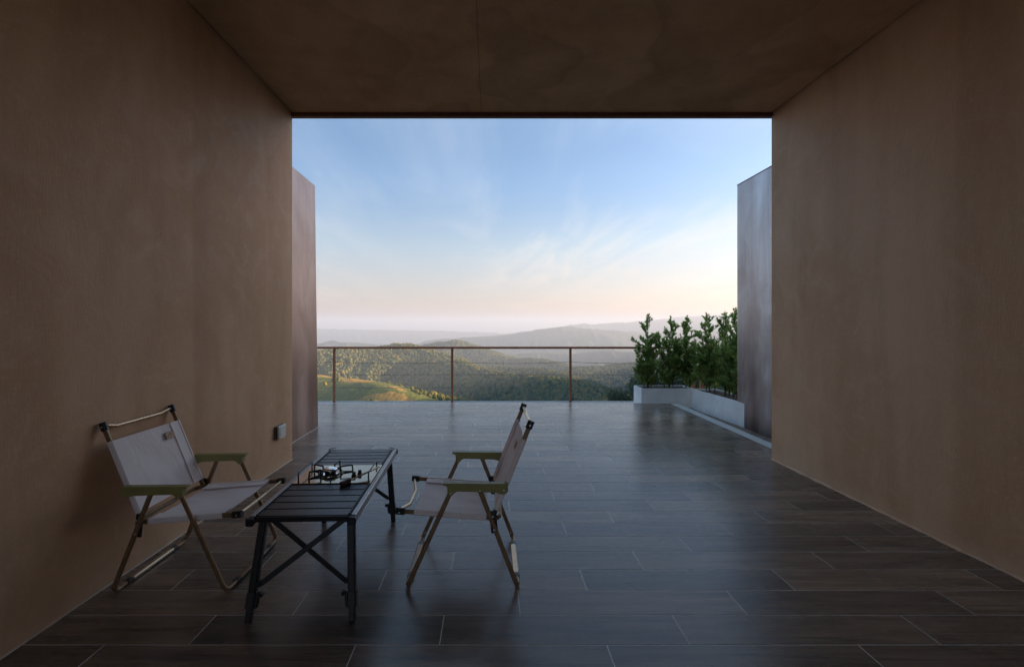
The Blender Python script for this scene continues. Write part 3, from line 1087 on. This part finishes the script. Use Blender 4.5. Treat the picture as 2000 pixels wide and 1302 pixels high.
shrub('narrow leafy shrub at the left end of the grey planter', 2.47, 6.93, 0.165, 1.14, 0.38, 1, 5)
shrub('dense upright shrub in the middle of the grey planter', 2.82, 6.95, 0.165, 1.09, 0.42, 2, 4, dens=1.2)
shrub('slim shrub at the corner end of the grey planter', 3.07, 6.93, 0.165, 1.10, 0.36, 3, 4, (0.02, 0), dens=1.1)
shrub('first shrub from the corner in the long pale planter', 3.21, 6.44, 0.17, 1.12, 0.38, 4, 4, dens=1.1)
shrub('bushy shrub in the long pale planter, second from the corner', 3.26, 6.12, 0.17, 1.14, 0.36, 5, 4, dens=1.2)
shrub('tallest shrub in the long pale planter, nearest the steel screen', 3.28, 5.83, 0.17, 1.18, 0.38, 6, 4, (-0.03, 0), dens=1.3)

# ------------------------------------------------------------------ trees below the terrace on the right


def gz(x, y):
    return float(terrain_z(np.array([[float(x)]]), np.array([[float(y)]]))[0, 0])


def tree(label, x, y, h, cr, seed, mat='tleaf', name='tree', cat='tree', n=2200):
    rnd = random.Random(seed)
    t = thing(name, label, cat, (x, y, gz(x, y) - 0.3), 0, 'trees on the slope below the terrace')
    tr = MB()
    th = h * 0.45
    prof = [(0.0, 0.035), (0.3, 0.026), (0.7, 0.02), (1.0, 0.016)]
    for (u0, r0), (u1, r1) in zip(prof[:-1], prof[1:]):
        tr.tube([(0, 0, th * u0), (0, 0, th * u1)], h * r0, 8)
    ends = []
    for i in range(7):
        a_ = i * 0.9 + rnd.uniform(-.3, .3)
        e = Vector((math.cos(a_) * cr * 0.6, math.sin(a_) * cr * 0.6, h * rnd.uniform(0.6, 0.9)))
        p = Vector((0, 0, th * rnd.uniform(0.7, 1)))
        tr.tube([p, p.lerp(e, 0.5) + Vector((0, 0, -0.2)), e], h * 0.008, 5)
        ends.append(e)
    ends.append(Vector((0, 0, h * 0.9)))
    tr.build('trunk', M['bark'], t, fix=False)
    vs, fs = [], []
    for i in range(n):
        c = rnd.choice(ends)
        d = Vector((rnd.gauss(0, 1), rnd.gauss(0, 1), rnd.gauss(0, 0.8)))
        d.normalize()
        p = c + d * cr * 0.52 * (rnd.random() ** 0.45)
        s = h * 0.03 * rnd.uniform(0.6, 1.3)
        a_ = Vector((rnd.gauss(0, 1), rnd.gauss(0, 1), rnd.gauss(0, 1))).normalized()
        b_ = a_.orthogonal().normalized()
        o = len(vs)
        vs += [(p + a_ * s)[:], (p + b_ * s * 0.7)[:], (p - a_ * s)[:], (p - b_ * s * 0.7)[:]]
        fs.append((o, o + 1, o + 2, o + 3))
    MB().add(vs, fs).build('crown', M[mat], t, fix=False)
    return t


tree('dark broadleaf tree directly beside the grey planter, tallest of the near trees', 41, 118, 10.5, 4.2, 21)
tree('dark rounded tree on the near slope left of the planter', 35.5, 121, 8.5, 3.8, 22)
tree('low dark tree lowest on the near slope by railing', 31, 124, 6.5, 3.2, 23)
tree('yellowish bush among the dark trees below the railing', 30.4, 104, 3.6, 2.4, 24, 'yleaf', 'bush', 'bush', 900)
tree('broad dark tree behind the shrubs of the grey planter', 49, 116, 11, 4.8, 25)
tree('tall dark tree behind the corner of the planters', 57, 112, 12, 5, 26)


# ------------------------------------------------------------------ folding chairs
def make_chair(label):
    t = thing('folding_chair', label, 'chair', (0, 0, 0), 0, 'folding canvas chairs at the low table')
    YL, YU, YS = 0.240, 0.214, 0.212     # legs, uprights, seat rails
    fr = rect(0.021, 0.0135, 0.004)
    # front and rear U frames, cut in leg | clip | cross bar | clip | leg
    for (xt, zt, xf) in ((0.055, 0.437, 0.250), (-0.080, 0.445, -0.250)):
        zf = 0.0115
        pth = fillet([(xt, -YL, zt), (xf, -YL, zf), (xf, YL, zf), (xt, YL, zt)], 0.038, 8)
        up = Vector((0, 1, 0))
        for sg in (-1, 1):
            half = [p for p in pth if p.y * sg > YL - 0.075]
            if sg > 0:
                half = half[::-1]
            half.append(Vector((xf, sg * (YL - 0.085), zf)))
            # profile faces outwards all the way round
            mbq = MB()
            pts_ = half
            mbq2 = sweep_u(pts_, fr, xf, xt, zt, zf)
            mbq2.build('leg', M['frame'], t)
            MB().sweep([(xf, sg * (YL - 0.078), zf), (xf, sg * (YL - 0.108), zf)], rect(0.027, 0.018, 0.003)).build('clip', M['black'], t)
        MB().sweep([(xf, -(YL - 0.1), zf + 0.001), (xf, YL - 0.1, zf + 0.001)], rect(0.026, 0.016, 0.004)).build(
            'cross_bar', M['bar'] if xf < 0 else M['frame'], t)
    pb = Vector((-0.140, 0, 0.322))
    pt = Vector((-0.309, 0, 0.741))
    for sg in (-1, 1):
        y = Vector((0, sg * YU, 0))
        MB().sweep([pb + y, pt + y], rect(0.013, 0.021, 0.003), (1, 0, 0)).build('back_upright', M['frame'], t)
        cp = MB()
        d = (pt - pb).normalized()
        cp.sweep([pt + y - d * 0.022, pt + y + d * 0.013, pt + y + d * 0.017], rect(0.024, 0.030, 0.008), (1, 0, 0))
        cap = cp.build('end_cap', M['black'], t)
        MB().lathe([(0.004, -0.0005), (0.004, 0.002)], pt + y + Vector((0, sg * 0.0125, 0)) - d * 0.004, 'Y', 10, False).build('bolt', M['bolt'], cap)
        # hinge bracket with two bolts
        hb = MB()
        a_, b_ = Vector((-0.146, sg * (YL - 0.012), 0.252)), Vector((-0.136, sg * (YL - 0.012), 0.352))
        hb.sweep([a_, a_.lerp(b_, 0.12), a_.lerp(b_, 0.88), b_], rect(0.009, 0.032, 0.003), (1, 0, 0))
        h_ = hb.build('hinge_bracket', M['black'], t)
        for u in (0.2, 0.8):
            c = a_.lerp(b_, u)
            MB().lathe([(0.0045, 0), (0.0045, sg * 0.0195)], c, 'Y', 10, False).build('bolt', M['bolt'], h_)
        # arm rest: shaped side profile, extruded
        prof = [(0.087, 0.484), (0.087, 0.476), (0.068, 0.470), (0.066, 0.440), (0.058, 0.430), (0.044, 0.430), (0.036, 0.440), (0.022, 0.448),
                (-0.150, 0.443), (-0.178, 0.434), (-0.199, 0.438), (-0.206, 0.450), (-0.206, 0.476), (-0.198, 0.482)]
        y0, y1 = sg * YL - 0.016, sg * YL + 0.016
        bm = bmesh.new()
        va = [bm.verts.new((x, y0, z_)) for x, z_ in prof]
        vb = [bm.verts.new((x, y1, z_)) for x, z_ in prof]
        bm.faces.new(va)
        bm.faces.new(vb[::-1])
        for i in range(len(prof)):
            j = (i + 1) % len(prof)
            bm.faces.new((va[i], vb[i], vb[j], va[j]))
        bmesh.ops.recalc_face_normals(bm, faces=bm.faces[:])
        bmesh.ops.bevel(bm, geom=bm.edges[:], offset=0.002, segments=1, affect='EDGES')
        ar = MB().bm(bm).build('armrest', M['olive'], t)
        for (bx, bz) in ((0.052, 0.440), (-0.080, 0.452), (-0.187, 0.455)):
            MB().lathe([(0.004, 0.0), (0.004, sg * 0.0025)], (bx, sg * (YL + 0.0162), bz), 'Y', 10, False).build('bolt', M['bolt'], ar)
        # seat pivot bolt on the front leg
    # seat frame: U tube closed at the back, rising to the front
    sa = lambda x: 0.310 + (x + 0.159) * (0.033 / 0.446)
    pth = fillet([(0.287, -YS, sa(0.287)), (-0.172, -YS, sa(-0.172)), (-0.172, YS, sa(-0.172)), (0.287, YS, sa(0.287))], 0.045, 7)
    MB().sweep(pth, rect(0.013, 0.021, 0.004)).build('seat_frame', M['frame'], t)
    for sg in (-1, 1):
        c = MB().sweep([(0.266, sg * YS, sa(0.266)), (0.303, sg * YS, sa(0.303)), (0.307, sg * YS, sa(0.306))], rect(0.026, 0.030, 0.008)).build('end_cap', M['black'], t)
        MB().lathe([(0.004, 0), (0.004, sg * 0.0025)], (0.288, sg * (YS + 0.013), sa(0.288)), 'Y', 10, False).build('bolt', M['bolt'], c)
    # bowed front bar and bowed top bar
    x, z_ = 0.292, sa(0.292)
    fb = fillet([(x, -YS + 0.008, z_), (x - 0.004, -YS + 0.03, z_ - 0.003), (x - 0.026, -YS + 0.13, z_ - 0.022), (x - 0.026, YS - 0.13, z_ - 0.022), (x - 0.004, YS - 0.03, z_ - 0.003), (x, YS - 0.008, z_)], 0.05, 6)
    MB().tube(fb, 0.0075, 10).build('front_bar', M['bar'], t)
    x, z_ = pt.x, pt.z
    tb = fillet([(x, -YU + 0.008, z_), (x - 0.002, -YU + 0.03, z_ - 0.003), (x - 0.006, -YU + 0.075, z_ - 0.014), (x - 0.006, YU - 0.075, z_ - 0.014), (x - 0.002, YU - 0.03, z_ - 0.003), (x, YU - 0.008, z_)], 0.03, 6)
    MB().tube(tb, 0.0075, 10).build('top_bar', M['bar'], t)

    # canvas: sleeves round the tubes plus a slightly hollow panel between them
    def canvas(name, A, B, yw, n_out, sag, flap):
        """A->B runs along the tube; n_out is the sitting side"""
        m = MB()
        nu, nv = 14, 22
        d = (B - A)
        for layer in (0, 1):
            vs, fs = [], []
            for i in range(nu + 1):
                u = i / nu
                for j in range(nv + 1):
                    v = -1 + 2 * j / nv
                    base = A + d * u + Vector((0, yw * v, 0))
                    s = sag * (1 - v * v) * (0.75 + 0.25 * math.sin(math.pi * u))
                    wr = 0.0026 * math.sin(9 * u + 5 * v) * (1 - abs(v)) + 0.0034 * math.sin(14 * v + 3 * u) * max(0, 1 - abs(u - 0.15) * 4) * (1 - v * v)
                    off = (0.0085 if layer == 0 else 0.0066)
                    vs.append(base + n_out * (off - s + wr))
            for i in range(nu):
                for j in range(nv):
                    q0 = i * (nv + 1) + j
                    fs.append((q0, q0 + 1, q0 + nv + 2, q0 + nv + 1))
            m.add(vs, fs, True)
        o = m.build(name, M['fabric'], t, fix=False)
        for sg in (-1, 1):
            y = Vector((0, sg * yw, 0))
            up_ = n_out
            MB().sweep([A + y, B + y], rect(0.0175, 0.0255, 0.005), n_out, cap=False).build('sleeve', M['fabric'], o)
            MB().sweep([A + Vector((0, sg * (yw - 0.034), 0)) + n_out * 0.0075, B + Vector((0, sg * (yw - 0.034), 0)) + n_out * 0.0075], rect(0.062, 0.0026, 0.001), n_out).build('hem', M['seam'], o)
        return o

    d = (pt - pb)
    nb = Vector((d.z, 0, -d.x)).normalized()
    A, B = pb + d * 0.07, pb + d * 0.835
    can = canvas('backrest', A, B, YU, nb, 0.010, 0.03)
    ns = Vector((-(0.033 / 0.446), 0, 1)).normalized()
    canvas('seat', Vector((-0.108, 0, sa(-0.108))), Vector((0.222, 0, sa(0.222))), YS, ns, 0.012, 0.03)
    # leather patch with a mountain outline, near the upper outer corner
    dn = d.normalized()
    ctr = pb + d * 0.70 + nb * 0.0105 + Vector((0, 0.112, 0))
    yv = Vector((0, 1, 0))

    def patch_pt(a_, b_, h_):
        return ctr + yv * a_ + dn * b_ + nb * h_
    pm = MB()
    hw, hh = 0.028, 0.0165
    for (g, h0, h1) in ((0.0, 0.0012, 0.0034),):
        vs = [patch_pt(-hw, -hh, h0), patch_pt(hw, -hh, h0), patch_pt(hw, hh, h0), patch_pt(-hw, hh, h0),
              patch_pt(-hw, -hh, h1), patch_pt(hw, -hh, h1), patch_pt(hw, hh, h1), patch_pt(-hw, hh, h1)]
        pm.add(vs, [(0, 3, 2, 1), (4, 5, 6, 7), (0, 1, 5, 4), (1, 2, 6, 5), (2, 3, 7, 6), (3, 0, 4, 7)])
    pa = pm.build('patch', M['leather'], can)
    em = MB()
    vs = [patch_pt(-hw - .0016, -hh - .0016, 0.0010), patch_pt(hw + .0016, -hh - .0016, 0.0010), patch_pt(hw + .0016, hh + .0016, 0.0010), patch_pt(-hw - .0016, hh + .0016, 0.0010),
          patch_pt(-hw - .0016, -hh - .0016, 0.0024), patch_pt(hw + .0016, -hh - .0016, 0.0024), patch_pt(hw + .0016, hh + .0016, 0.0024), patch_pt(-hw - .0016, hh + .0016, 0.0024)]
    em.add(vs, [(0, 3, 2, 1), (4, 5, 6, 7), (0, 1, 5, 4), (1, 2, 6, 5), (2, 3, 7, 6), (3, 0, 4, 7)])
    em.build('patch_border', M['edge_dark'], can)
    lg = MB()
    mts = [(-0.017, -0.004), (-0.009, 0.004), (-0.006, 0.001), (0.001, 0.010), (0.007, 0.002), (0.009, 0.004), (0.017, -0.004)]
    for a_, b_ in zip(mts[:-1], mts[1:]):
        lg.sweep([patch_pt(*a_, 0.0038), patch_pt(*b_, 0.0038)], rect(0.0022, 0.0012, 0), nb)
    lg.sweep([patch_pt(-0.003, 0.003, 0.0038), patch_pt(0.001, 0.0005, 0.0038), patch_pt(0.004, 0.003, 0.0038)], rect(0.0018, 0.0012, 0), nb)
    lg.sweep([patch_pt(-0.017, -0.0085, 0.0038), patch_pt(0.017, -0.0085, 0.0038)], rect(0.0016, 0.0012, 0), nb)
    lg.build('mountain_mark', M['print'], can)
    return t


def sweep_u(pts, prof, xf, xt, zt, zf):
    """sweep along a U-bend lying in the leg plane, keeping the wide face out of that plane's normal"""
    nrm = Vector((zt - zf, 0, -(xt - xf)))
    if nrm.length < 1e-6:
        nrm = Vector((1, 0, 0))
    nrm.normalize()
    m = MB()
    m.sweep(pts, [(b, a) for a, b in prof], nrm)
    return m


chair = make_chair('beige canvas folding chair against the left brown wall, facing right')
chair.location = (-1.428, 2.192, 0)
chair.rotation_euler = (0, 0, R(0.6))
chair2 = copy_tree(chair)
chair2['label'] = 'beige canvas folding chair right of the black table, facing left'
chair2.location = (-0.127, 2.23, 0)
chair2.rotation_euler = (0, 0, R(180))

# ------------------------------------------------------------------ low camping table
TZT = 0.417
table = thing('camping_table', 'low black slatted aluminium camping table between the two chairs', 'table', (-0.785, 2.27, 0), R(2.0))
TL, TW = 0.945, 0.385        # length along y, slat width along x
Y0 = -TL / 2


def slats(ya, yb, n):
    p = (yb - ya) / n
    for i in range(n):
        a_, b_ = ya + p * i + 0.0022, ya + p * (i + 1) - 0.0022
        mbs = MB()
        # shallow extruded profile: bevelled edges and two fine grooves
        prof = [(a_, TZT - 0.010), (a_, TZT - 0.003), (a_ + 0.003, TZT), (b_ - 0.003, TZT), (b_, TZT - 0.003), (b_, TZT - 0.010)]
        vs = [(-TW / 2, y, z_) for y, z_ in prof] + [(TW / 2, y, z_) for y, z_ in prof]
        n_ = len(prof)
        fs = [(k, k + 1, n_ + k + 1, n_ + k) for k in range(n_ - 1)] + [(n_ - 1, 0, n_, 2 * n_ - 1), tuple(range(n_)), tuple(range(n_, 2 * n_))]
        mbs.add(vs, fs).build('slat', M['blackm'], table)


Y_S0, Y_S1 = Y0 + 0.355, Y0 + 0.631
slats(Y0, Y_S0 - 0.003, 5)
slats(Y_S1 + 0.003, Y0 + TL, 5)
for sg in (-1, 1):
    x = sg * (TW / 2 + 0.012)
    MB().box((x - 0.011, Y0 + 0.002, TZT - 0.036), (x + 0.011, Y0 + TL - 0.002, TZT + 0.001), 0.003).build('side_rail', M['rail_grey'], table)
    # toothed retaining strip beside the slats
    tb_ = MB()
    for i in range(44):
        yy = Y0 + 0.01 + i * (TL - 0.02) / 44
        tb_.box((sg * (TW / 2 - 0.006) - 0.004, yy, TZT + 0.0005), (sg * (TW / 2 - 0.006) + 0.004, yy + 0.013, TZT + 0.004))
    o = tb_.build('retaining_strip', M['black'], table)
    for ye, se in ((Y0, -1), (Y0 + TL, 1)):
        MB().box((x - 0.016, min(ye, ye + se * 0.022), TZT - 0.034), (x + 0.016, max(ye, ye + se * 0.022), TZT - 0.002), 0.005).build('corner_cap', M['black'], table)
MB().box((-TW / 2, Y0 - 0.008, TZT - 0.022), (TW / 2, Y0 - 0.0005, TZT - 0.001), 0.002).build('end_rail', M['blackm'], table)
MB().box((-TW / 2, Y0 + TL + 0.0005, TZT - 0.022), (TW / 2, Y0 + TL + 0.008, TZT - 0.001), 0.002).build('end_rail', M['blackm'], table)
legs = {}
for ys in (-1, 1):
    for sg in (-1, 1):
        foot = Vector((sg * 0.208, ys * 0.447 - 0.043, 0.001))
        top = Vector((sg * 0.180, ys * 0.405, TZT - 0.012))
        legs[(sg, ys)] = (foot, top)
        lo = foot.lerp(top, 0.20)
        lg = MB().sweep([foot.lerp(top, 0.12), top], rect(0.032, 0.030, 0.005), (0, 1, 0)).build('leg', M['blackm'], table)
        MB().sweep([foot, foot.lerp(top, 0.16)], rect(0.026, 0.024, 0.004), (0, 1, 0)).build('foot', M['black'], lg)
        ck = MB()
        c0 = foot.lerp(top, 0.125)
        c1 = foot.lerp(top, 0.265)
        ck.sweep([c0, c1], rect(0.037, 0.035, 0.005), (0, 1, 0))
        off = Vector((-sg * 0.020, 0, 0))
        ck.sweep([c0 + off, (c0 + c1) / 2 + off * 1.15, c1 + off], rect(0.014, 0.020, 0.004), (0, 1, 0))
        ck.box((c1.x - sg * 0.034 - 0.008, c1.y - 0.012, c1.z - 0.018), (c1.x - sg * 0.034 + 0.008, c1.y + 0.012, c1.z - 0.002), 0.003)
        ck.build('lock_clamp', M['black'], lg)
        # knuckle under the rail
        MB().box((top.x - 0.020, top.y - 0.022, TZT - 0.052), (top.x + 0.020, top.y + 0.022, TZT - 0.0375), 0.004).build('hinge_block', M['black'], lg)
    a_ = legs[(-1, ys)]
    b_ = legs[(1, ys)]
    for p, q_, o_ in ((a_, b_, 0.0075), (b_, a_, -0.0075)):
        st = p[1].lerp(p[0], 0.04)
        en = q_[0].lerp(q_[1], 0.345)
        yo = Vector((0, o_ - ys * 0.012 * 0, 0))
        dirx = 1 if en.x > st.x else -1
        br = MB().sweep([st + yo + Vector((dirx * 0.01, 0, 0)), en + yo - Vector((dirx * 0.03, 0, 0))], rect(0.022, 0.006, 0.0015), (0, 1, 0)).build('cross_brace', M['black'], table)
        MB().box((en.x - 0.034 if dirx > 0 else en.x + 0.012, en.y + o_ - 0.010, en.z - 0.010), (en.x - 0.012 if dirx > 0 else en.x + 0.034, en.y + o_ + 0.010, en.z + 0.010), 0.003).build('brace_bracket', M['black'], br)

# wire hooks at the far corners of the table
for sg in (-1, 1):
    MB().tube(fillet([(sg * 0.2, Y0 + TL - 0.01, TZT + 0.001), (sg * 0.196, Y0 + TL + 0.004, TZT + 0.006), (sg * 0.165, Y0 + TL + 0.012, TZT + 0.008)], 0.006, 4), 0.0022, 6).build('corner_hook', M['black'], table)

# ------------------------------------------------------------------ gas stove set in the table
SX, SY = table.location.x, table.location.y
stv = thing('gas_stove', 'flat bronze single burner gas stove set into the black table', 'stove', (SX, SY, TZT), R(2.0))
PZ = 0.0045
plate = MB().box((-TW / 2 + 0.001, Y_S0, -0.016), (TW / 2 - 0.001, Y_S1, PZ), 0.002).build('plate', M['bronze'], stv)
cy0 = (Y_S0 + Y_S1) / 2 - 0.004
bx = -0.045
bc = Vector((bx, cy0, PZ))
MB().lathe([(0.052, 0.0), (0.054, 0.002), (0.046, 0.005), (0.043, 0.004)], bc, 'Z', 32).build('drip_pan', M['chrome'], stv)
MB().lathe([(0.026, 0.003), (0.028, 0.010), (0.033, 0.015), (0.034, 0.019), (0.032, 0.021)], bc, 'Z', 28).build('burner_body', M['blackm'], stv)
MB().lathe([(0.033, 0.0215), (0.035, 0.024), (0.032, 0.028), (0.022, 0.032), (0.010, 0.0335), (0.002, 0.034)], bc, 'Z', 28).build('burner_cap', M['chrome'], stv)
ring = [bc + Vector((0.057 * math.cos(i * math.pi / 16), 0.057 * math.sin(i * math.pi / 16), 0.0085)) for i in range(32)]
MB().tube(ring, 0.0042, 6, closed=True).build('support_ring', M['iron'], stv)
for k, adeg in enumerate((82, 154, 222, 288, 18)):
    a_ = R(adeg)
    dr = Vector((math.cos(a_), math.sin(a_), 0))
    i0, i1 = bc + dr * 0.050, bc + dr * 0.108
    loop = fillet([i0 + Vector((0, 0, 0.006)), i0 + Vector((0, 0, 0.033)), i1 + Vector((0, 0, 0.035)), i1 + dr * 0.004 + Vector((0, 0, 0.001)), i0 + Vector((0, 0, 0.006))], 0.004, 3)
    MB().sweep(loop, rect(0.0075, 0.0055, 0.001), dr.cross(Vector((0, 0, 1)))).build('pot_support', M['iron'], stv)
for (kx, ky) in ((0.085, cy0 - 0.035), (0.108, cy0 - 0.008)):
    kb = MB().lathe([(0.012, 0), (0.013, 0.004), (0.0095, 0.006), (0.009, 0.019), (0.0075, 0.021)], (kx, ky, PZ), 'Z', 18).build('control_knob', M['black'], stv)
for sg in (-1, 1):
    x = sg * (TW / 2 - 0.020)
    ya, yb = cy0 - 0.092, cy0 + 0.092
    MB().tube(fillet([(x, ya, PZ - 0.001), (x, ya, PZ + 0.036), (x, yb, PZ + 0.036), (x, yb, PZ - 0.001)], 0.012, 5), 0.0036, 8).build('handle', M['black'], stv)

# thin rod lighter leaning across the plate
lt = thing('rod_lighter', 'thin metal rod lighter with dark brown head lying across the stove plate', 'lighter', (SX, SY, TZT), R(2.0))
h0 = Vector((0.074, Y_S0 - 0.018, 0.013))
h1 = Vector((0.205, cy0 + 0.002, 0.038))
dv = (h1 - h0).normalized()
MB().tube([h0 + dv * 0.02, h1], 0.0052, 8).build('rod', M['bar'], lt)
MB().sweep([h0 - dv * 0.022, h0 - dv * 0.008, h0 + dv * 0.014, h0 + dv * 0.026], rect(0.024, 0.024, 0.006)).build('head', M['brown_head'], lt)
MB().tube([h1 - dv * 0.012, h1 + dv * 0.004], 0.0048, 8).build('tip', M['bolt'], lt)

# ------------------------------------------------------------------ weatherproof outlet on the left wall
ob = thing('wall_outlet', 'small weatherproof outlet box with grey cover on the left wall', 'outlet', (WL, 3.64, 0.312))
MB().box((-0.002, -0.088, -0.067), (0.020, 0.080, 0.067), 0.004).build('back_box', M['box_grey'], ob)
MB().box((0.022, -0.080, -0.066), (0.030, 0.074, 0.066), 0.003).build('gasket', M['black'], ob)
cv = MB().box((0.0305, -0.082, -0.069), (0.052, 0.076, 0.069), 0.006).build('cover', M['cover'], ob)
MB().box((0.0522, -0.060, -0.047), (0.0545, 0.056, 0.047), 0.002).build('cover_panel', M['cover'], cv)
MB().box((0.0522, -0.02, -0.0735), (0.058, 0.016, -0.064), 0.002).build('latch', M['cover'], cv)

ob.scale = (0.8, 0.78, 0.76)

# a fleck of debris on the far tiles
fl = MB()
fl.add([(0, 0, 0.001), (0.014, 0.004, 0.006), (0.026, 0.001, 0.002), (0.013, -0.006, 0.003)], [(0, 1, 2), (0, 2, 3), (0, 3, 1), (1, 3, 2)])
fo = fl.build('dry_leaf', M['bark'], None, (-1.35, 4.95, 0.0008))
tag(fo, 'tiny dark dry leaf lying on the bright far tiles', 'leaf')

# ------------------------------------------------------------------ haze in the valley
hz = MB().box((-21500, -21500, -477), (21500, 21500, 192)).build('haze', bpy.data.materials.new('haze'))
hm = hz.data.materials[0]
hm.use_nodes = True
ht = hm.node_tree
ht.nodes.remove(ht.nodes['Principled BSDF'])
pv = ht.nodes.new('ShaderNodeVolumePrincipled')
pv.inputs['Color'].default_value = (0.47, 0.56, 0.79, 1)
pv.inputs['Density'].default_value = 1.55e-4
pv.inputs['Anisotropy'].default_value = 0.15
ht.links.new(pv.outputs[0], ht.nodes['Material Output'].inputs['Volume'])
hm.cycles.homogeneous_volume = True
hz['kind'] = 'stuff'
print('tiles', n_tiles, 'forest', len(pts))
